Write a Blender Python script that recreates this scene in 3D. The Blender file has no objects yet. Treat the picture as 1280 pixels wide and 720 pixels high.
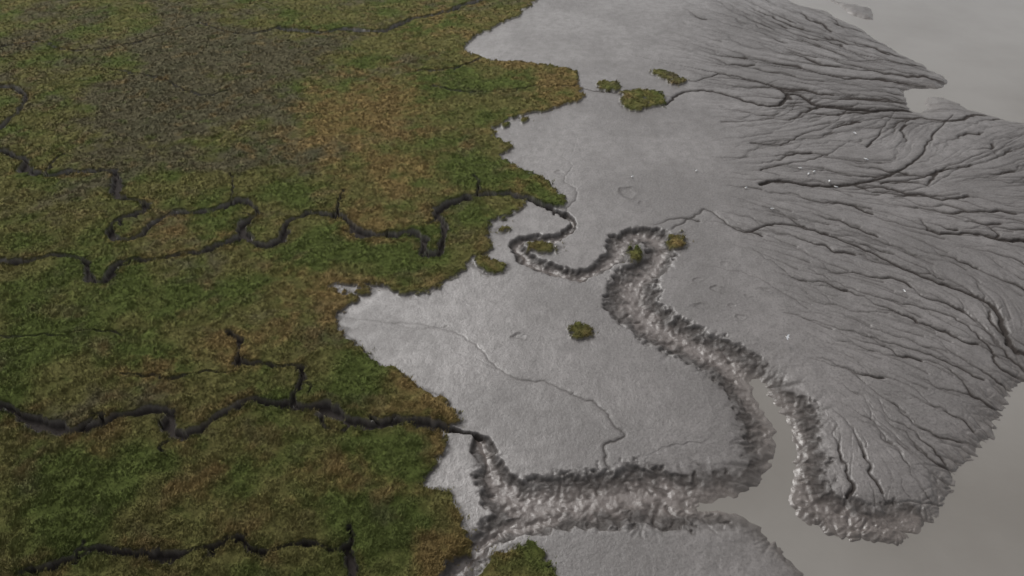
import bpy, math, numpy as np, time
T0=time.time()
rng=np.random.default_rng(7)
scene=bpy.context.scene
# ------------------------------------------------------------------ survey
H=60.0; PITCH=math.radians(40); F=914.0
cp,sp=math.cos(PITCH),math.sin(PITCH)
def P(pts,z=0.0):
    """survey points of the aerial image -> ground coordinates (m)"""
    a=np.asarray(pts,float).reshape(-1,2)
    u=(a[:,0]-640)/F; v=(a[:,1]-360)/F
    rx=u; ry=cp-v*sp; rz=-sp-v*cp
    t=(H-z)/(-rz)
    return np.stack([rx*t,ry*t],1)
# ------------------------------------------------------------------ noise
_perm=rng.permutation(256); _perm=np.concatenate([_perm,_perm])
_g=rng.uniform(0,2*np.pi,256); _gx=np.cos(_g).astype(np.float32); _gy=np.sin(_g).astype(np.float32)
def perlin(x,y):
    x=np.asarray(x,np.float32); y=np.asarray(y,np.float32)
    xi=np.floor(x).astype(np.int32); yi=np.floor(y).astype(np.int32)
    xf=x-xi; yf=y-yi; xi&=255; yi&=255
    u=xf*xf*xf*(xf*(xf*6-15)+10); v=yf*yf*yf*(yf*(yf*6-15)+10)
    def g(ix,iy,dx,dy):
        h=_perm[_perm[ix&255]+(iy&255)]
        return _gx[h]*dx+_gy[h]*dy
    a=g(xi,yi,xf,yf); b=g(xi+1,yi,xf-1,yf); c=g(xi,yi+1,xf,yf-1); d=g(xi+1,yi+1,xf-1,yf-1)
    return (a+(b-a)*u+(c+(d-c)*u-a-(b-a)*u)*v)*1.5
def fbm(x,y,s,o=3,off=0.0):
    r=0; a=1.0; t=0
    for k in range(o):
        r=r+a*perlin(x/s+off+k*17.3,y/s+off*1.7+k*9.1); t+=a; a*=0.5; s*=0.5
    return r/t*1.3
def ridged(x,y,s,o=3,off=0.0):
    r=0; a=1.0; t=0
    for k in range(o):
        r=r+a*(1-np.abs(perlin(x/s+off+k*7.3,y/s+off*1.3+k*5.1))*2.2); t+=a; a*=0.55; s*=0.5
    return r/t
def sstep(a,b,x):
    t=np.clip((x-a)/(b-a),0,1); return t*t*(3-2*t)
def blur(a,n=1):
    for _ in range(n):
        b=a.copy(); b[1:-1]=(a[:-2]+2*a[1:-1]+a[2:])/4
        a=b.copy(); a[:,1:-1]=(b[:,:-2]+2*b[:,1:-1]+b[:,2:])/4
    return a
# ------------------------------------------------------------------ grid
NX=1500
vv=np.linspace(-60,820,1130)
ang=PITCH+np.arctan((vv-360)/F)
yf=(H/np.tan(ang))[::-1]
near=np.linspace(-45,yf[0],40)[:-1]
far=np.geomspace(yf[-1],7000,90)[1:]
YR=np.concatenate([near,yf,far])
def Wf(y): return 0.70*np.maximum(0.766*y+38.6,52)*1.30
WR=Wf(YR); NY=len(YR)
U=np.linspace(-1,1,NX)
X=(U[None,:]*WR[:,None]).astype(np.float32)
Y=np.repeat(YR[:,None],NX,1).astype(np.float32)
wx=0.9*fbm(X,Y,6,2,3.1)+0.36*fbm(X,Y,1.3,2,8.2)
wy=0.9*fbm(X,Y,6,2,13.7)+0.36*fbm(X,Y,1.3,2,28.9)
XW=(X+wx).astype(np.float32); YW=(Y+wy).astype(np.float32)
def win(x0,x1,y0,y1):
    i0=max(np.searchsorted(YR,y0)-1,0); i1=min(np.searchsorted(YR,y1)+1,NY)
    if i1<=i0: return None
    wa,wb=WR[i0],WR[i1-1]
    ua=min(x0/wa,x0/wb); ub=max(x1/wa,x1/wb)
    j0=max(int((ua+1)/2*(NX-1))-1,0); j1=min(int((ub+1)/2*(NX-1))+3,NX)
    if j1<=j0: return None
    return slice(i0,i1),slice(j0,j1)
def smooth(pts,n=5):
    p=np.asarray(pts,float); p=np.vstack([2*p[0]-p[1],p,2*p[-1]-p[-2]])
    out=[]
    for k in range(1,len(p)-2):
        a,b,c,d=p[k-1],p[k],p[k+1],p[k+2]
        for t in np.linspace(0,1,n,endpoint=False):
            out.append(0.5*((2*b)+(-a+c)*t+(2*a-5*b+4*c-d)*t*t+(-a+3*b-3*c+d)*t**3))
    out.append(p[-2]); return np.array(out)
def seg_rel(field,pts,w,warp=True,pad=1.0):
    w=np.broadcast_to(np.asarray(w,float),(len(pts),))
    A=XW if warp else X; B=YW if warp else Y
    m=1.8 if warp else 0.1
    for k in range(len(pts)-1):
        a=pts[k]; b=pts[k+1]; wm=max(w[k],w[k+1])*pad+m
        s=win(min(a[0],b[0])-wm,max(a[0],b[0])+wm,min(a[1],b[1])-wm,max(a[1],b[1])+wm)
        if s is None: continue
        x=A[s]-a[0]; y=B[s]-a[1]; dx,dy=b-a; L=dx*dx+dy*dy+1e-9
        t=np.clip((x*dx+y*dy)/L,0,1)
        d=np.hypot(x-t*dx,y-t*dy)/(w[k]+(w[k+1]-w[k])*t)
        np.minimum(field[s],d,out=field[s])
def seg_carve(field,pts,w,dep):
    w=np.broadcast_to(np.asarray(w,float),(len(pts),)); dep=np.broadcast_to(np.asarray(dep,float),(len(pts),))
    for k in range(len(pts)-1):
        a=pts[k]; b=pts[k+1]; wm=max(w[k],w[k+1])+0.1
        s=win(min(a[0],b[0])-wm,max(a[0],b[0])+wm,min(a[1],b[1])-wm,max(a[1],b[1])+wm)
        if s is None: continue
        x=X[s]-a[0]; y=Y[s]-a[1]; dx,dy=b-a; L=dx*dx+dy*dy+1e-9
        t=np.clip((x*dx+y*dy)/L,0,1)
        d=np.hypot(x-t*dx,y-t*dy)/(w[k]+(w[k+1]-w[k])*t)
        v=np.clip(1-d,0,1); v=v*v*(3-2*v)*(dep[k]+(dep[k+1]-dep[k])*t)
        np.maximum(field[s],v,out=field[s])
def inside(poly,A,B):
    r=np.zeros(A.shape,bool); n=len(poly)
    for k in range(n):
        x0,y0=poly[k]; x1,y1=poly[(k+1)%n]
        if y0==y1: continue
        c=((B<y1)!=(B<y0))
        xi=(x1-x0)*(B-y0)/(y1-y0)+x0
        r^=c&(A<xi)
    return r
def sdist(poly,maxd):
    f=np.full(X.shape,1.0,np.float32)
    seg_rel(f,np.vstack([poly,poly[:1]]),maxd)
    f=np.minimum(f,1)*maxd
    return np.where(inside(poly,XW,YW),f,-f)
# ------------------------------------------------------------------ vegetation
veg_px=[(700,-40),(672,0),(650,18),(625,30),(598,45),(578,60),(592,70),(615,76),(650,78),(680,82),(715,88),(724,98),(727,118),(712,130),
(690,137),(665,143),(640,148),(622,157),(612,165),(622,176),(640,187),(627,196),(645,207),(665,220),(690,232),(706,248),(700,259),
(680,257),(660,252),(640,247),(648,258),(640,268),(615,276),(605,290),(612,305),(600,318),(588,332),(570,345),(550,358),(520,364),(490,361),
(460,358),(430,358),(410,362),(440,368),(448,375),(426,385),(425,400),(435,420),(450,435),(462,450),(490,460),(515,478),(545,492),
(565,505),(575,520),(560,528),(538,534),(555,545),(560,560),(550,580),(535,600),(522,615),(545,619),(570,626),(578,650),(580,680),(570,690),
(556,705),(545,720),(520,780),(500,840)]
vp=P(smooth(veg_px,3))
vp=np.vstack([vp,[[-5,-60],[-400,-60],[-9000,7200],[40,7200],[60,600]]])
sd=sdist(vp,9.0)
p2=P([(585,745),(595,720),(608,702),(640,684),(665,680),(680,695),(684,720),(690,760),(640,790)])
sd=np.maximum(sd,sdist(p2,3.0))
isl=[(760,109,13,6),(797,117,22,6),(795,129,16,9),(818,124,14,10),(826,92,9,4),(836,97,8,4),(846,102,8,4),(683,311,17,7),(847,302,11,8),(791,317,7,10),
(727,414,10,7),(619,333,18,9),(601,328,11,8),(626,288,8,4),(606,156,5,2.5),(628,150,6,2.5),(632,157,5,2.5),(658,150,5,2.5),(455,367,9,3)]
for (a,b,rx,ry) in isl:
    c=P([(a,b)])[0]; ex=abs(P([(a+rx,b)])[0][0]-c[0]); ey=abs(P([(a,b-ry)])[0][1]-P([(a,b+ry)])[0][1])/2*0.92
    R=max(ex,ey)*1.7+1
    s=win(c[0]-R,c[0]+R,c[1]-R,c[1]+R)
    if s is None: continue
    r=np.hypot((X[s]+0.8*wx[s]-c[0])/ex,(Y[s]+0.8*wy[s]-c[1])/ey)
    np.maximum(sd[s],(1-r)*min(ex,ey),out=sd[s])
# ------------------------------------------------------------------ marsh creeks
cr=np.full(X.shape,9.0,np.float32)
creeks=[
([(-60,104),(0,110),(18,110),(34,122),(25,138),(8,155),(-10,172)],.42),
([(-60,186),(0,190),(25,198),(32,214),(60,220),(95,216),(130,215),(147,222),(145,240),(158,250),(180,258),(182,266),(165,270),(148,278),(141,292),(150,302),(172,298),(195,280),(218,268),(250,268),(275,260),(300,252),(320,260),(318,270),(303,282),(305,294),(318,306),(340,308),(355,298),(362,280),(380,270),(405,268),(425,270),(440,285),(455,293),(480,296),(505,293),(522,293),(528,305),(524,318),(530,322),(545,318),(553,300),(553,285),(545,272),(552,260),(575,252),(598,246),(620,242),(645,246),(670,256),(695,264),(710,275)],.50),
([(-60,334),(0,330),(30,330),(60,322),(85,320),(105,328),(118,352),(135,353),(145,335),(165,326),(200,325),(240,318),(280,308),(300,298),(306,292)],.42),
([(-60,500),(0,514),(30,520),(60,532),(100,537),(140,528),(175,518),(205,512),(218,514),(216,532),(228,545),(250,538),(280,518),(310,503),(340,502),(370,508),(400,512),(430,522),(460,528),(500,528),(540,530),(575,535),(592,541)],.52),
([(368,508),(370,490),(380,470),(375,462),(350,463),(330,458),(300,452),(297,440),(298,428),(285,415)],.30),
([(30,722),(60,712),(90,702),(120,692),(160,690),(200,692),(225,690),(250,688),(272,686),(290,670),(305,672),(318,688),(340,692),(370,686),(400,684),(430,684),(438,668),(436,655)],.42),
([(430,684),(433,700),(434,740)],.42),
([(95,700),(100,685),(130,688)],.2),
([(350,36),(400,42),(430,38),(480,40),(500,30),(530,22),(560,15),(600,2),(640,-20)],.34),
([(425,270),(420,255),(425,240)],.22),([(598,246),(600,232),(594,220)],.18),([(280,265),(290,240),(285,220)],.15),
([(218,545),(205,560),(210,575)],.15),([(400,512),(405,535),(425,540),(440,530)],.2),([(60,220),(62,205),(80,195)],.16),
([(0,420),(60,425),(110,415),(150,422)],.11),([(150,470),(220,470),(300,462)],.13),([(540,110),(600,118),(660,112),(728,108)],.14),
([(150,90),(200,100),(250,120),(290,115)],.11),([(600,75),(560,90),(520,88)],.12),
([(250,30),(300,45),(350,36)],.18),([(0,60),(50,55),(90,65),(150,60),(250,30)],.14),
]
for p,w in creeks:
    q=P(smooth(p,4)); n=len(q); w=w*(.86 if w>.25 else .75)
    far_=np.clip(q[:,1]/85,.85,1.6)
    jit=np.convolve(rng.normal(size=n+4),np.ones(5)/5,'valid')
    seg_rel(cr,q,w*1.25*far_*(0.92+0.65*jit+0.12*rng.normal(size=n)).clip(.55,1.7),pad=2.8)
    for k in range(3,n-2,2):
        if rng.random()<.24:
            t=q[k+1]-q[k-1]; t/=np.hypot(*t)+1e-9; s=rng.choice([-1,1]); nrm=np.array([-t[1],t[0]])*s
            L=rng.uniform(.5,1.8)
            pp=np.array([q[k],q[k]+nrm*L*.5+t*rng.normal()*.3,q[k]+nrm*L+t*rng.normal()*.7])
            seg_rel(cr,pp,[w*.8,w*.5,w*.25],pad=1.5)
# ------------------------------------------------------------------ main channels in the mud
mc=np.full(X.shape,9.0,np.float32)
mains=[
[(705,268,5),(716,278,7),(710,290,11),(690,296,12),(665,297,13),(650,305,14),(655,320,15),(672,333,15),(697,340,15),(725,342,15),(750,335,17),(768,320,19),(778,303,22),(795,292,22),(815,295,22),(825,312,26),(812,335,32),(795,355,42),(790,378,46),(812,400,44),(848,418,42),(885,440,48),(920,460,56),(950,485,64),(970,515,72),(982,550,76),(988,590,78),(985,640,88)],
[(588,540,8),(598,556,18),(612,580,26),(625,605,32),(650,628,40),(700,625,52),(760,620,60),(820,618,60),(880,620,60),(940,634,58),(1000,670,60),(1060,720,70)],
[(560,735,22),(580,700,26),(605,668,26),(650,648,28),(700,640,30)],
[(985,600,50),(1040,640,50),(1100,655,50),(1150,650,40)],
]
ribs=np.zeros(X.shape,np.float32)
def gully(c,dirv,side,L,dw,dep,lvl=0):
    """small crumbling gully with offshoots; runs from c along dirv"""
    k=5; p=[c]; d=dirv.copy()
    for _ in range(k):
        d=d+np.array([-d[1],d[0]])*rng.normal()*.28; d/=np.hypot(*d)+1e-9; p.append(p[-1]+d*L/k)
    p=np.array(p); f=np.linspace(1,.25,k+1)
    seg_carve(ribs,p,dw*(.35+.75*f),dep*f**.7)
    if lvl<2 and L>.5:
        for b in range(rng.integers(1,4)):
            i=rng.integers(1,k); s=rng.choice([-1,1]); a=rng.uniform(.5,1.1)*s
            d0=p[i+1]-p[i]; d0/=np.hypot(*d0)+1e-9
            d1=np.array([d0[0]*math.cos(a)-d0[1]*math.sin(a),d0[0]*math.sin(a)+d0[1]*math.cos(a)])
            gully(p[i],d1,side,L*rng.uniform(.25,.6),dw*.65,dep*f[i]*.8,lvl+1)
for p in mains:
    p=np.array(p,float); s3=smooth(p,5)
    q=P(s3[:,:2]); wr=P(np.stack([s3[:,0]+s3[:,2]*0.8,s3[:,1]],1))[:,0]-q[:,0]
    seg_rel(mc,q,wr,pad=1.8)
    L=np.r_[0,np.cumsum(np.hypot(*np.diff(q,axis=0).T))]
    for side in (-1,1):
        s=.3
        while s<L[-1]-2.5:
            s+=rng.exponential(.6)+.28
            c=np.array([np.interp(s,L,q[:,0]),np.interp(s,L,q[:,1])]); w=np.interp(s,L,wr)
            c2=np.array([np.interp(s+.5,L,q[:,0]),np.interp(s+.5,L,q[:,1])]); t=c2-c
            if np.hypot(*t)<1e-3: break
            t/=np.hypot(*t)
            nrm=np.array([-t[1],t[0]])*side
            st=rng.uniform(.12,.6); ln=(rng.uniform(.75,1.15)-st)
            if rng.random()<.2: ln+=rng.uniform(.1,.5)
            d=nrm-t*rng.uniform(-.5,1.1); d/=np.hypot(*d)
            gully(c+nrm*w*st,d,side,max(w*ln,.3),rng.uniform(.18,.48)*(1+w*.10),rng.uniform(.15,.42)*min(1,w/2.2))
print('main',time.time()-T0)
# ------------------------------------------------------------------ water
ZW=-0.92
w1=[(872,628),(900,640),(940,660),(980,688),(1010,718),(1060,800),(1900,850),(1900,420),(1290,470),(1262,500),(1250,530),(1235,560),(1205,585),(1195,612),(1180,640),(1150,662),(1125,688),(1090,680),(1040,668),(1002,655),(990,630),(994,600),(992,565),(982,530),(969,505),(960,484),(950,474),(943,476),(953,500),(963,525),(970,560),(966,592),(948,612),(920,624),(890,626)]
w2=[(930,-60),(985,0),(1030,14),(1062,30),(1100,50),(1140,75),(1168,90),(1185,102),(1172,112),(1140,110),(1130,122),(1142,138),(1158,138),(1162,122),(1195,128),(1225,140),(1290,155),(1500,175),(1900,170),(1900,-60)]
wp1=P(w1,ZW); wp2=P(smooth(w2,2),ZW)
wp2=np.vstack([wp2,[[9000,7100],[120,7100],[130,500]]])
wd=np.maximum(sdist(wp1,7.0),sdist(wp2,7.0))
bar=P([(1035,-8),(1062,0),(1092,6),(1092,20),(1066,14)]); bd=sdist(bar,2.0)
wd=np.where(bd>-1.5,np.minimum(wd,-bd),wd)
sh=P(smooth(np.array(w1[8:20],float),8))
L=np.r_[0,np.cumsum(np.hypot(*np.diff(sh,axis=0).T))]; s=0
while s<L[-1]-1.5:
    s+=rng.exponential(.35)+.2
    c=np.array([np.interp(s,L,sh[:,0]),np.interp(s,L,sh[:,1])]); c2=np.array([np.interp(s+.5,L,sh[:,0]),np.interp(s+.5,L,sh[:,1])])
    t=c2-c
    if np.hypot(*t)<1e-3: break
    t/=np.hypot(*t); nrm=np.array([t[1],-t[0]])
    i_=np.clip(np.searchsorted(YR,(c+nrm*2)[1]),0,NY-1); j_=int(np.clip(((c+nrm*2)[0]/Wf((c+nrm*2)[1])+1)/2*(NX-1),0,NX-1))
    if wd[i_,j_]>0: nrm=-nrm
    d=nrm+t*rng.normal()*.25; d/=np.hypot(*d)
    gully(c-nrm*1.0,d,1,rng.uniform(2.2,6.5),rng.uniform(.18,.36),rng.uniform(.25,.55),1)
# ------------------------------------------------------------------ rills
rill=np.zeros(X.shape,np.float32)
named=[
([(728,110),(745,114),(775,116),(805,124),(832,130),(850,116),(880,112),(910,118),(950,130),(975,130),(985,118),(1000,118),(1020,130),(1060,135),(1100,137),(1140,136)],.55,.42),
([(835,92),(850,98),(870,100),(900,92),(930,97),(970,108),(990,122)],.4,.3),
([(790,68),(830,78),(870,85),(905,92)],.22,.2),
([(860,30),(940,50),(1000,62),(1060,75),(1110,75),(1165,88)],.28,.2),([(930,15),(985,40),(1040,60),(1100,72)],.22,.2),
([(840,50),(900,66),(960,80),(1030,92),(1090,98),(1160,104)],.3,.25),
([(860,100),(930,112),(980,100),(1040,112),(1090,125),(1130,126)],.25,.2),
([(1192,142),(1165,170),(1150,195),(1120,215),(1090,225),(1060,230),(1020,232),(975,225),(950,230)],.48,.35),
([(1290,160),(1250,185),(1220,195),(1180,210),(1150,222),(1100,228)],.3,.2),
([(1085,183),(1060,178),(1040,190),(1010,200),(980,205),(950,212)],.26,.2),([(1060,135),(1040,155),(1010,165),(975,180),(940,178)],.3,.22),
([(1000,118),(985,140),(950,150),(900,152)],.24,.2),([(1120,137),(1100,165),(1085,183)],.3,.25),
([(840,285),(865,272),(885,262),(910,280),(935,290),(960,280),(1000,282),(1040,295),(1090,315),(1130,335),(1180,355),(1220,370),(1245,385),(1255,410),(1268,435),(1300,442)],.42,.3),
([(1150,275),(1170,290),(1210,290),(1250,298),(1290,300)],.5,.32),([(1150,262),(1200,270),(1240,285),(1250,298)],.28,.2),
([(1010,335),(1050,355),(1100,372),(1160,385),(1200,400),(1235,430),(1250,455),(1290,470)],.28,.22),
([(980,390),(1050,410),(1120,430),(1180,450),(1230,475)],.24,.2),([(870,330),(940,345),(1010,385)],.2,.1),
([(690,190),(715,205),(705,225),(722,240),(705,268)],.16,.12),([(820,280),(850,272),(875,276)],.3,.2),
([(1280,175),(1220,200),(1150,235),(1090,240)],.2,.15),([(1290,265),(1240,262),(1180,245),(1120,245)],.24,.18),
([(425,398),(480,402),(530,405),(570,415),(600,435),(620,460),(650,472),(690,480),(720,495),(748,505),(765,525),(782,545),(760,553),(756,575),(764,595)],.18,.13),
([(470,398),(520,410),(560,408)],.12,.07),([(570,415),(560,440),(600,450),(622,462)],.08,.05),
([(700,150),(720,170),(715,190)],.1,.05),([(640,215),(670,205),(700,212)],.1,.04),
]
for p,w,d in named:
    q=P(smooth(p,8)); n=len(q)
    L=np.r_[0,np.cumsum(np.hypot(*np.diff(q,axis=0).T))]
    off=.32*perlin(L/1.3,L*0+w*31)+.2*perlin(L/.5,L*0+w*77)
    q=q+np.stack([off,np.roll(off,3)],1)
    prof=np.minimum(1,.45+.55*np.arange(n)/n)
    seg_carve(rill,q,w*1.2*prof*(1+.3*perlin(L/1.7,L*0+5)),d*1.2*prof)
guides=[(900,40,1,.3),(1050,60,1,.32),(1100,100,1,.1),(850,150,1,.05),(950,180,1,-.15),(1050,160,1,-.3),(1050,205,1,.1),(1150,180,.4,-1),(1130,130,1,.1),
(1230,180,1,-.5),(1200,225,1,-.25),(1240,240,1,.05),(1200,280,1,.12),(1150,320,1,.4),(1250,345,.8,.55),(1100,370,1,.3),(1100,430,1,.33),(1200,440,1,.5),
(1150,490,1,.45),(1110,540,.7,.6),(1180,560,1,.6),(1100,600,.35,1),(1050,560,.1,1),(1020,600,-.6,.8),(1080,640,.2,1),(1150,610,.6,.9),(1030,500,.6,.6),
(900,350,1,.3),(1000,300,1,.3),(960,400,1,.4),(950,90,1,.2),(1060,20,1,.5),(950,10,1,.5),(1270,400,.4,1),(1010,455,1,.3)]
g=np.array(guides,float); gp=P(g[:,:2]); ge=P(g[:,:2]+g[:,2:]*6)-gp; ge/=np.hypot(*ge.T)[:,None]
region=P([(840,-20),(800,60),(840,110),(880,170),(880,240),(880,280),(940,330),(970,390),(1000,450),(1030,520),(1040,580),(1010,630),(1050,665),(1130,690),(1210,610),(1260,500),(1500,460),(1500,150),(1180,110),(990,-20)])
def cell(x,y):
    i=np.clip(np.searchsorted(YR,y),0,NY-1); j=np.clip(((x/Wf(y)+1)/2*(NX-1)).astype(int),0,NX-1); return i,j
def field(p):
    d=np.hypot(p[:,0,None]-gp[None,:,0],p[:,1,None]-gp[None,:,1])+.5
    w=1/d**3.2; v=(w[:,:,None]*ge[None]).sum(1); v/=np.hypot(*v.T)[:,None]+1e-9; return v
mn,mx=region.min(0),region.max(0)
def streams(N,target,wob,steps,quiet,wmul,dmul,power):
    S=rng.uniform(mn,mx,(90000,2)); S=S[inside(region,S[:,0],S[:,1])]
    keep=rng.random(len(S))<np.clip((60/S[:,1])**power,0.12,1)
    S=S[keep][:N]
    cl=perlin(S[:,0]/9,S[:,1]/9+3)
    S=S[(cl+rng.normal(0,.35,len(S)))>quiet]
    pos=S.copy(); path=[pos.copy()]
    alive=np.ones(len(S),bool); lens=np.zeros(len(S),int)
    for k in range(steps):
        v=field(pos); nrm=np.stack([-v[:,1],v[:,0]],1)
        e=.2; q=pos
        def nz(a,b): return perlin(a/3.2,b/3.2)+.5*perlin(a/1.2+9,b/1.2)+.18*perlin(a/.5+3,b/.5)
        gr=(nz(q[:,0]+nrm[:,0]*e,q[:,1]+nrm[:,1]*e)-nz(q[:,0]-nrm[:,0]*e,q[:,1]-nrm[:,1]*e))/(2*e)
        v=v-nrm*np.clip(gr*wob,-1.1,1.1)[:,None]; v/=np.hypot(*v.T)[:,None]
        st=.40*np.clip(pos[:,1]/70,.8,2.2)
        pos=pos+v*st[:,None]*alive[:,None]
        i,j=cell(pos[:,0],pos[:,1]); inw=(wd[i,j]>.4)|(mc[i,j]<.8)
        lens+=alive; alive&=~inw
        path.append(pos.copy())
    path=np.array(path)
    for a in range(len(S)):
        n=min(lens[a]+1,int(rng.uniform(12,steps+1)))
        if n<5: continue
        q=path[:n,a]; f=np.linspace(0,1,n); sc=np.clip(q[0,1]/75,.8,2.0); s0=rng.choice([.45,.7,1,1.7],p=[.50,.32,.13,.05])
        seg_carve(target,q,(.06+.13*f)*sc*s0*wmul,(.025+.13*f)*s0*dmul)
streams(4600,rill,1.1,46,-.2,1.1,1.0,1.2)
fine=np.zeros(X.shape,np.float32)
streams(7000,fine,.3,32,-.8,1.1,.85,.9)
print('rills',time.time()-T0)
# ------------------------------------------------------------------ heights
n_big=fbm(X,Y,22,3,1.0); n_mid=fbm(X,Y,3.5,3,5.0); n_fine=fbm(X,Y,.8,2,11.0)
detail=sstep(400,230,Y)
n_mid*=detail; n_fine*=detail
rg1=ridged(X+wx,Y+wy,2.2,3,2.0)*detail
ribs=blur(ribs,1)
rillb=blur(rill,7)
veg=sstep(-.08,.18,sd+.50*n_fine+.75*n_mid+.10)
crk=1-sstep(.70,1.15,cr+.16*n_fine)
vegm=veg*(1-(1-sstep(.95,1.35,cr+.24*n_fine)))
mcn=mc+.22*n_mid+.16*n_fine-.12*rg1+.03
edge=1-sstep(.70,1.0,mcn)
inner=np.clip(1-mcn,0,1)
z=.10*n_big+.03*n_mid+.012*n_fine
tuss=fbm(X,Y,1.5,2,131.)*detail
z+=vegm*(.36+.13*n_mid+.16*tuss+.06*np.clip(n_big,-1,1))
z-=edge*.22+inner*.55*edge
gul=ribs*(.3+.7*(1-sstep(1.0,1.4,mc)))
nearshore=sstep(-7,-1,wd)*(mc>1.2)
gul=np.maximum(gul,ribs*nearshore)
z-=gul*.52+edge*.08*sstep(.15,.75,rg1)*(1-sstep(.5,.9,inner))
z-=(rill*.62+rillb*.8+fine*.6)*(1-.8*veg)
z-=.72*crk*(1-edge*.6)
z=np.maximum(z,-.86)
shore=ZW-.03+1.0*(1-np.exp(-np.clip(-wd,0,99)/2.6))
near_ch=sstep(1.15,.6,mc)
shore2=ZW-.02+.75*(1-np.exp(-np.clip(-wd,0,99)/1.9))
sh_=shore+(shore2-shore)*near_ch+.04*n_mid+.02*n_fine-.5*rill-.5*gul
sh_=np.where(-wd>6.8,9.0,sh_)
z=np.where(wd>0,ZW-.06-.25*np.minimum(wd,4),np.minimum(z,sh_))
pits=[(785,240,17,7,.10),(640,418,10,5,.10),(900,362,8,4,.06),(870,380,9,4,.05),(700,215,6,3,.05),(925,395,7,3,.06),(880,350,7,3,.05),(935,372,6,3,.05),(850,400,6,3,.05),(910,380,5,3,.05),(860,300,6,3,.05),(905,330,6,3,.04),(955,360,6,3,.05),(800,255,8,3,.06)]
pitm=np.zeros(X.shape,np.float32)
for a,b,rx,ry,dp in pits:
    c=P([(a,b)])[0]; ex=P([(a+rx,b)])[0][0]-c[0]; ey=abs(P([(a,b-ry)])[0][1]-P([(a,b+ry)])[0][1])/2
    s=win(c[0]-ex*2,c[0]+ex*2,c[1]-ey*2,c[1]+ey*2)
    r=np.hypot((X[s]+wx[s]*1.1-c[0])/ex,(Y[s]+wy[s]*1.1-c[1])/ey)
    z[s]+=dp*(.35*np.exp(-((r-1)/.18)**2)-1.0*(1-sstep(.5,1.05,r)))
    pitm[s]=np.maximum(pitm[s],.4*np.exp(-((r-.85)/.25)**2)*(.6+.8*n_mid[s]))
# ------------------------------------------------------------------ vegetation colour
tint=[(450,130,90,'r',.6),(500,222,55,'r',.9),(400,180,60,'r',.5),(460,282,40,'r',.8),(700,112,40,'r',.8),(400,390,60,'r',.6),(300,440,60,'r',.5),(540,505,40,'r',.9),
(220,300,50,'r',.5),(480,150,60,'r',.5),(180,460,70,'r',.35),(550,690,60,'r',.7),(420,590,90,'r',.5),(120,560,80,'r',.3),(260,620,70,'r',.4),(640,80,40,'r',.6),(560,30,50,'r',.4),(500,470,40,'r',.5),(380,340,50,'r',.5),(640,225,30,'r',.5),
(600,215,45,'g',.9),(400,310,50,'g',.9),(430,480,55,'g',.9),(590,110,50,'g',.6),(500,560,50,'g',.7),(480,660,60,'g',.8),(590,280,30,'g',.9),(120,350,80,'g',.5),(500,330,45,'g',.5),
(60,440,90,'g',.6),(80,620,110,'g',.5),(330,240,60,'g',.4),
(250,60,110,'b',.8),(340,80,70,'b',.7),(180,130,90,'b',.7),(60,30,80,'b',.5),(270,180,90,'b',.6),(60,250,60,'b',.5),(370,200,60,'b',.5),(100,480,80,'b',.25),(300,360,50,'b',.3)]
TW={k:np.zeros(X.shape,np.float32) for k in 'rgb'}
for a,b,r,k,s_ in tint:
    c=P([(a,b)])[0]; ex=P([(a+r,b)])[0][0]-c[0]; ey=abs(P([(a,b-r*.55)])[0][1]-P([(a,b+r*.55)])[0][1])/2
    s=win(c[0]-ex*2.4,c[0]+ex*2.4,c[1]-ey*2.4,c[1]+ey*2.4)
    if s is None: continue
    TW[k][s]+=s_*np.exp(-(((X[s]-c[0])/ex)**2+((Y[s]-c[1])/ey)**2))
m1=fbm(X,Y,9,4,41.); m2=fbm(X,Y,14,4,57.); m3=fbm(X,Y,2.2,3,71.); m4=fbm(X,Y,5,4,93.)
green=np.array([.086,.112,.030]); olive=np.array([.138,.130,.047]); rust=np.array([.215,.150,.062]); brown=np.array([.105,.093,.060]); pale=np.array([.17,.168,.090])
def mix(c,d,t): return c+(d-c)*t[...,None]
c=np.broadcast_to(olive,X.shape+(3,)).astype(np.float32)
c=mix(c,green,sstep(-.35,.35,m1+.9*TW['g']-.15)*.9)
c=mix(c,pale,sstep(.10,.8,m4)*.5)
c=mix(c,brown,sstep(.10,.60,m2*.75+.85*TW['b']-.8*TW['g']+.25*m3)*.85)
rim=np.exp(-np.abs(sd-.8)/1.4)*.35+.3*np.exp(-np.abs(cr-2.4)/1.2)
c=mix(c,rust,sstep(.05,1.0,m4*.75+.35*m3+TW['r']*.95+rim-.5*TW['g'])*.85)
c=mix(c,green*.8,sstep(.25,.8,fbm(X,Y,3.0,3,151.))*.55)
c*=(1+.30*m3+.42*tuss)[...,None]  # clump shading painted into the colour: tussock tops lighter, hollows darker
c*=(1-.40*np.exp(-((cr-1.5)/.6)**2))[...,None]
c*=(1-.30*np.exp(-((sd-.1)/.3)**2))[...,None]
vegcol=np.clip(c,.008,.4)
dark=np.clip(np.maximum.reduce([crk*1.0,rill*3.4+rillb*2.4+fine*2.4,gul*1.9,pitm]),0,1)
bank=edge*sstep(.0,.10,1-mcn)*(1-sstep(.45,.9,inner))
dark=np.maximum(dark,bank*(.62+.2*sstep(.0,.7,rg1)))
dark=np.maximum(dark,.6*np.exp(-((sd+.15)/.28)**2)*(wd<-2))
floor=edge*sstep(.30,.75,inner+.12*n_mid)
wet=np.exp(-np.clip(-wd,0,50)/1.6)
dark*=(1-.5*sstep(2.0,0,-wd))
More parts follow.
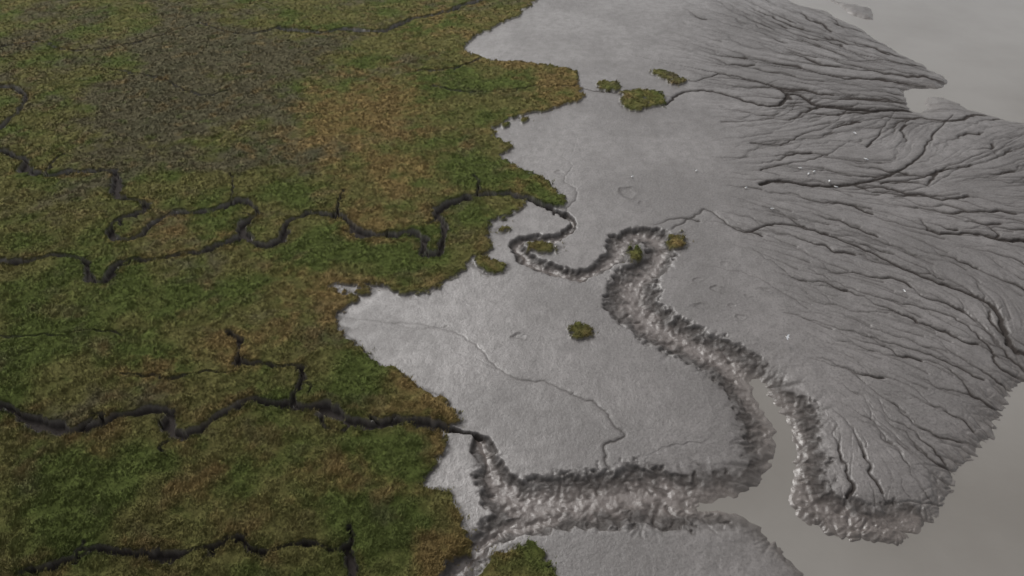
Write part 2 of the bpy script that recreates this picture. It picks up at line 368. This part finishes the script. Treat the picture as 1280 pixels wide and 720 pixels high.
# ------------------------------------------------------------------ mesh
def grid_mesh(name,Xa,Ya,Za):
    ny,nx=Xa.shape; me=bpy.data.meshes.new(name)
    co=np.stack([Xa,Ya,Za],-1).astype(np.float32).reshape(-1)
    me.vertices.add(ny*nx); me.vertices.foreach_set('co',co)
    idx=np.arange(ny*nx,dtype=np.int32).reshape(ny,nx)
    f=np.stack([idx[:-1,:-1],idx[:-1,1:],idx[1:,1:],idx[1:,:-1]],-1).reshape(-1)
    nf=len(f)//4
    me.loops.add(nf*4); me.loops.foreach_set('vertex_index',f)
    me.polygons.add(nf); me.polygons.foreach_set('loop_start',np.arange(0,nf*4,4,dtype=np.int32))
    me.polygons.foreach_set('use_smooth',np.ones(nf,bool))
    me.update(calc_edges=True)
    ob=bpy.data.objects.new(name,me); scene.collection.objects.link(ob); return ob
def cattr(me,name,arr):
    a=me.attributes.new(name,'FLOAT_COLOR','POINT'); a.data.foreach_set('color',arr.astype(np.float32).reshape(-1))
ground=grid_mesh('tidal_marsh_ground',X,Y,z)
cattr(ground.data,'masks',np.stack([vegm,dark,floor,wet],-1))
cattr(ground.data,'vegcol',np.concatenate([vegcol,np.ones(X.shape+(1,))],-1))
print('ground',time.time()-T0, z.shape)
# ------------------------------------------------------------------ materials
def newmat(n):
    m=bpy.data.materials.new(n); m.use_nodes=True; nt=m.node_tree; nt.nodes.clear()
    o=nt.nodes.new('ShaderNodeOutputMaterial'); b=nt.nodes.new('ShaderNodeBsdfPrincipled'); nt.links.new(b.outputs[0],o.inputs[0]); return m,nt,b
def N_(nt,t,**k):
    n=nt.nodes.new(t)
    for a,v in k.items(): setattr(n,a,v)
    return n
def mixc(nt,f,a,b,blend='MIX'):
    n=nt.nodes.new('ShaderNodeMix'); n.data_type='RGBA'; n.blend_type=blend; n.clamp_factor=True
    for s,v in ((n.inputs[0],f),(n.inputs[6],a),(n.inputs[7],b)):
        if hasattr(v,'is_output'): nt.links.new(v,s)
        else: s.default_value=v
    return n.outputs[2]
def math_(nt,op,a,b=0.0):
    n=nt.nodes.new('ShaderNodeMath'); n.operation=op
    for s,v in zip(n.inputs,(a,b)):
        if hasattr(v,'is_output'): nt.links.new(v,s)
        else: s.default_value=v
    return n.outputs[0]
def ramp(nt,v,a,b,lo=0.,hi=1.):
    n=nt.nodes.new('ShaderNodeMapRange'); n.inputs[1].default_value=a; n.inputs[2].default_value=b; n.inputs[3].default_value=lo; n.inputs[4].default_value=hi
    nt.links.new(v,n.inputs[0]); return n.outputs[0]
m,nt,b=newmat('mud_and_marsh')
tc=N_(nt,'ShaderNodeTexCoord').outputs['Object']
def noise(s,d=4,r=.6):
    n=N_(nt,'ShaderNodeTexNoise',noise_dimensions='2D'); n.inputs['Scale'].default_value=s; n.inputs['Detail'].default_value=d; n.inputs['Roughness'].default_value=r
    nt.links.new(tc,n.inputs['Vector']); return n.outputs['Fac']
at=N_(nt,'ShaderNodeAttribute',attribute_name='masks'); sep=N_(nt,'ShaderNodeSeparateColor'); nt.links.new(at.outputs['Color'],sep.inputs[0])
V,D,FL=sep.outputs; WT=at.outputs['Alpha']
vc=N_(nt,'ShaderNodeAttribute',attribute_name='vegcol').outputs['Color']
n1=noise(.07,5,.6); n2=noise(.6,4,.65); n3=noise(3.2,3,.75)
mud=mixc(nt,ramp(nt,n1,.38,.62),(.112,.101,.095,1),(.168,.153,.145,1))
mud=mixc(nt,ramp(nt,n2,.40,.68,0,.6),mud,(.092,.082,.076,1))
mud=mixc(nt,ramp(nt,n3,.54,.68,0,.50),mud,(.052,.046,.042,1))
mud=mixc(nt,ramp(nt,n3,.46,.34,0,.30),mud,(.20,.185,.178,1))
mud=mixc(nt,math_(nt,'MULTIPLY',FL,.8),mud,(.122,.098,.086,1))
mud=mixc(nt,math_(nt,'MULTIPLY',WT,.7),mud,(.135,.117,.102,1))
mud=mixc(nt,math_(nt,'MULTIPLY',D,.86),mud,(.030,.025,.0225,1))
vg=mixc(nt,ramp(nt,n3,.3,.7),vc,(.65,.65,.65,1),'MULTIPLY')
col=mixc(nt,V,mud,vg)
nt.links.new(col,b.inputs['Base Color'])
rg=math_(nt,'ADD',.34,math_(nt,'MULTIPLY',ramp(nt,n1,.62,.38),.12)); rg=math_(nt,'ADD',rg,math_(nt,'MULTIPLY',ramp(nt,n2,.35,.65),.10))
rg=math_(nt,'SUBTRACT',rg,math_(nt,'MULTIPLY',WT,.16)); rg=math_(nt,'SUBTRACT',rg,math_(nt,'MULTIPLY',FL,.06))
rg=math_(nt,'MAXIMUM',rg,math_(nt,'MULTIPLY',math_(nt,'MAXIMUM',V,math_(nt,'MULTIPLY',D,.75)),.95)); nt.links.new(rg,b.inputs['Roughness'])
sl=math_(nt,'SUBTRACT',.85,math_(nt,'MULTIPLY',math_(nt,'MAXIMUM',V,D),.81)); nt.links.new(sl,b.inputs['Specular IOR Level'])
bp=N_(nt,'ShaderNodeBump'); bp.inputs['Strength'].default_value=.40; bp.inputs['Distance'].default_value=.10
nt.links.new(math_(nt,'ADD',n3,math_(nt,'MULTIPLY',n2,1.6)),bp.inputs['Height']); nt.links.new(bp.outputs[0],b.inputs['Normal'])
ground.data.materials.append(m)
m,nt,b=newmat('turbid_water'); tc=N_(nt,'ShaderNodeTexCoord').outputs['Object']
n1=noise(.03,5,.55)
col=mixc(nt,ramp(nt,n1,.35,.65),(.180,.166,.148,1),(.225,.211,.192,1)); nt.links.new(col,b.inputs['Base Color'])
b.inputs['Roughness'].default_value=.10; b.inputs['IOR'].default_value=1.45
bp=N_(nt,'ShaderNodeBump'); bp.inputs['Strength'].default_value=.22; bp.inputs['Distance'].default_value=.05
nt.links.new(math_(nt,'ADD',noise(1.4,3,.5),math_(nt,'MULTIPLY',noise(.15,2,.5),2.)),bp.inputs['Height']); nt.links.new(bp.outputs[0],b.inputs['Normal'])
me=bpy.data.meshes.new('river_water'); me.from_pydata([(-9000,-60,ZW),(9000,-60,ZW),(9000,7100,ZW),(-9000,7100,ZW)],[],[(0,1,2,3)])
wo=bpy.data.objects.new('river_water',me); scene.collection.objects.link(wo); me.materials.append(m)
# ------------------------------------------------------------------ grass tufts
NT=210000
i0=np.searchsorted(YR,28); i1=np.searchsorted(YR,210)
ii=rng.integers(i0,i1,NT*4); jj=rng.integers(2,NX-2,NT*4)
ok=((vegm[ii,jj]>.55)&(rng.random(len(ii))<.75+.5*tuss[ii,jj]))|((sd[ii,jj]>-1.1)&(cr[ii,jj]>1.3)&(wd[ii,jj]<-2)&(rng.random(len(ii))<.07*np.exp(sd[ii,jj]/.45))); ii=ii[ok][:NT]; jj=jj[ok][:NT]; n=len(ii)
px=X[ii,jj]+rng.uniform(-.1,.1,n); py=Y[ii,jj]+rng.uniform(-.1,.1,n); pz=z[ii,jj]-.04
Bn=4
hs=(.21+.12*m4[ii,jj]+.12*m3[ii,jj]+.26*tuss[ii,jj]).clip(.07,.6)
bx=np.repeat(px,Bn)+rng.normal(0,.10,n*Bn); by=np.repeat(py,Bn)+rng.normal(0,.10,n*Bn); bz=np.repeat(pz,Bn)
hh_=np.repeat(hs,Bn)*rng.uniform(.6,1.25,n*Bn); a=rng.uniform(0,2*np.pi,n*Bn); wd_=rng.uniform(.035,.07,n*Bn)*np.clip(by/70,1,2)
ln=rng.uniform(.3,1.1,n*Bn)*hh_; la=rng.normal(.6,1.0,n*Bn)
v=np.empty((n*Bn,3,3),np.float32)
v[:,0]=np.stack([bx-np.cos(a)*wd_,by-np.sin(a)*wd_,bz],1); v[:,1]=np.stack([bx+np.cos(a)*wd_,by+np.sin(a)*wd_,bz],1)
v[:,2]=np.stack([bx+np.cos(la)*ln,by+np.sin(la)*ln,bz+hh_],1)
me=bpy.data.meshes.new('marsh_grass'); nf=n*Bn
me.vertices.add(nf*3); me.vertices.foreach_set('co',v.reshape(-1)); me.loops.add(nf*3); me.loops.foreach_set('vertex_index',np.arange(nf*3,dtype=np.int32))
me.polygons.add(nf); me.polygons.foreach_set('loop_start',np.arange(0,nf*3,3,dtype=np.int32)); me.update(calc_edges=True)
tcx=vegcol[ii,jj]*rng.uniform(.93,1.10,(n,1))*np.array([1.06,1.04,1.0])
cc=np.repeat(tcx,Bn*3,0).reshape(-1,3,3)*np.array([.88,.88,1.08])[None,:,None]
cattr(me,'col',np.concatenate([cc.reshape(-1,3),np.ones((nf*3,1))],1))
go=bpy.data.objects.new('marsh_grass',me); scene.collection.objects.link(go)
m,nt,b=newmat('grass_blades'); ca=N_(nt,'ShaderNodeAttribute',attribute_name='col').outputs['Color']; nt.links.new(ca,b.inputs['Base Color'])
b.inputs['Roughness'].default_value=.8; b.inputs['Specular IOR Level'].default_value=.15
ge_=N_(nt,'ShaderNodeNewGeometry'); vm=N_(nt,'ShaderNodeVectorMath',operation='SCALE'); vm.inputs['Scale'].default_value=.3; nt.links.new(ge_.outputs['Normal'],vm.inputs[0])
va=N_(nt,'ShaderNodeVectorMath',operation='ADD'); nt.links.new(vm.outputs[0],va.inputs[0]); va.inputs[1].default_value=(0,0,1)
vn=N_(nt,'ShaderNodeVectorMath',operation='NORMALIZE'); nt.links.new(va.outputs[0],vn.inputs[0]); nt.links.new(vn.outputs[0],b.inputs['Normal'])
me.materials.append(m)
print('grass',n,time.time()-T0)
# ------------------------------------------------------------------ gulls
m,nt,b=newmat('white_plumage'); b.inputs['Base Color'].default_value=(.78,.78,.76,1); b.inputs['Roughness'].default_value=.7; MW=m
m,nt,b=newmat('grey_wing'); b.inputs['Base Color'].default_value=(.42,.43,.45,1); b.inputs['Roughness'].default_value=.7; MG=m
m,nt,b=newmat('yellow_bill'); b.inputs['Base Color'].default_value=(.7,.4,.05,1); MB=m
import bmesh
from mathutils import Vector, Matrix
def lathe(bm,prof,mi,ox=0.0):
    rings=[]
    for (y,r,zc) in prof:
        rings.append([bm.verts.new((ox+r*math.cos(t),y,zc+r*.9*math.sin(t))) for t in np.linspace(0,2*np.pi,10,endpoint=False)])
    for A,B in zip(rings[:-1],rings[1:]):
        for k in range(10):
            f=bm.faces.new((A[k],A[(k+1)%10],B[(k+1)%10],B[k])); f.material_index=mi; f.smooth=True
    for R,o in ((rings[0],1),(rings[-1],-1)):
        f=bm.faces.new(R[::o]); f.material_index=mi
def gull(flying):
    me=bpy.data.meshes.new('gull'); bm=bmesh.new()
    lathe(bm,[(-.26,.012,.0),(-.2,.04,.0),(-.1,.07,0),(.0,.085,0),(.1,.075,.01),(.16,.05,.03),(.2,.045,.055),(.24,.042,.065),(.27,.02,.06)],0)
    lathe(bm,[(.265,.014,.06),(.30,.010,.058),(.325,.004,.05)],2)
    for s in (-1,1):
        if flying:
            st=[(.04,.09,-.07,.03),(.25,.11,-.04,.10),(.42,.07,-.06,.09),(.62,-.06,-.10,.05)]
            top=[];bot=[]
            for (x,yl,yt,zz) in st:
                top.append((bm.verts.new((s*x,yl,zz+.01)),bm.verts.new((s*x,yt-.05,zz+.005)))); bot.append((bm.verts.new((s*x,yl,zz-.004)),bm.verts.new((s*x,yt-.05,zz-.004))))
            for k in range(3):
                for L_,mi in ((top,1),(bot,0)):
                    f=bm.faces.new((L_[k][0],L_[k+1][0],L_[k+1][1],L_[k][1])); f.material_index=mi
        else:
            lathe(bm,[(-.30,.006,.02),(-.2,.03,.03),(-.05,.05,.035),(.08,.045,.03),(.12,.01,.03)],1,s*.05)
            bmesh.ops.create_cone(bm,segments=6,radius1=.008,radius2=.008,depth=.16,matrix=Matrix.Translation((s*.03,0,-.13)),cap_ends=True)
    bm.to_mesh(me); bm.free()
    for q in (MW,MG,MB): me.materials.append(q)
    return me
gf,gs=gull(True),gull(False)
birds=[(982,429,1,1.0),(1010,219,0,1.3),(1017,216,0,1.2),(1068,168,0,1.3),(1045,233,0,1.2),(790,222,0,1.0),(1000,211,0,1.2),(965,262,0,1.1),(1082,200,0,1.3),(870,215,0,1.1),(1130,365,0,1.0),(932,236,0,1.1),(1036,228,0,1.3)]
for a,b_,fl,s in birds:
    c=P([(a,b_)])[0]; i,j=cell(c[:1],c[1:]); zz=float(z[i[0],j[0]])
    o=bpy.data.objects.new('gull',gf if fl else gs); scene.collection.objects.link(o)
    o.location=(c[0],c[1],(zz+1.0) if fl else zz+.20*s); o.scale=(s,s,s); o.rotation_euler=(0,.15 if fl else 0,rng.uniform(0,6.28) if not fl else 1.1)
# ------------------------------------------------------------------ light
w=bpy.data.worlds.new('World'); scene.world=w; w.use_nodes=True; nt=w.node_tree
bg=nt.nodes['Background']; sky=nt.nodes.new('ShaderNodeTexSky'); sky.sky_type='NISHITA'; sky.sun_disc=False
EL=math.radians(46); AZ=math.radians(-35)
sky.sun_elevation=EL; sky.sun_rotation=AZ; sky.air_density=1.0; sky.dust_density=4.0
hs_=nt.nodes.new('ShaderNodeHueSaturation'); hs_.inputs['Saturation'].default_value=.12
nt.links.new(sky.outputs[0],hs_.inputs['Color']); nt.links.new(hs_.outputs[0],bg.inputs[0]); bg.inputs[1].default_value=.15
sl=bpy.data.lights.new('sun','SUN'); sl.energy=.9; sl.angle=math.radians(28); sl.color=(1,.975,.94)
so=bpy.data.objects.new('sun',sl); scene.collection.objects.link(so)
d=Vector((math.sin(AZ)*math.cos(EL),math.cos(AZ)*math.cos(EL),math.sin(EL)))
so.rotation_euler=d.to_track_quat('Z','Y').to_euler()
# ------------------------------------------------------------------ camera
cam=bpy.data.cameras.new('camera'); co=bpy.data.objects.new('camera',cam); scene.collection.objects.link(co)
cam.sensor_width=36; cam.lens=36*F/1280; cam.clip_end=12000; cam.clip_start=.5
co.location=(0,0,H); co.rotation_euler=(math.pi/2-PITCH,0,0); scene.camera=co
scene.view_settings.view_transform='Standard'; scene.view_settings.look='None'; scene.view_settings.exposure=0
print('done',time.time()-T0)
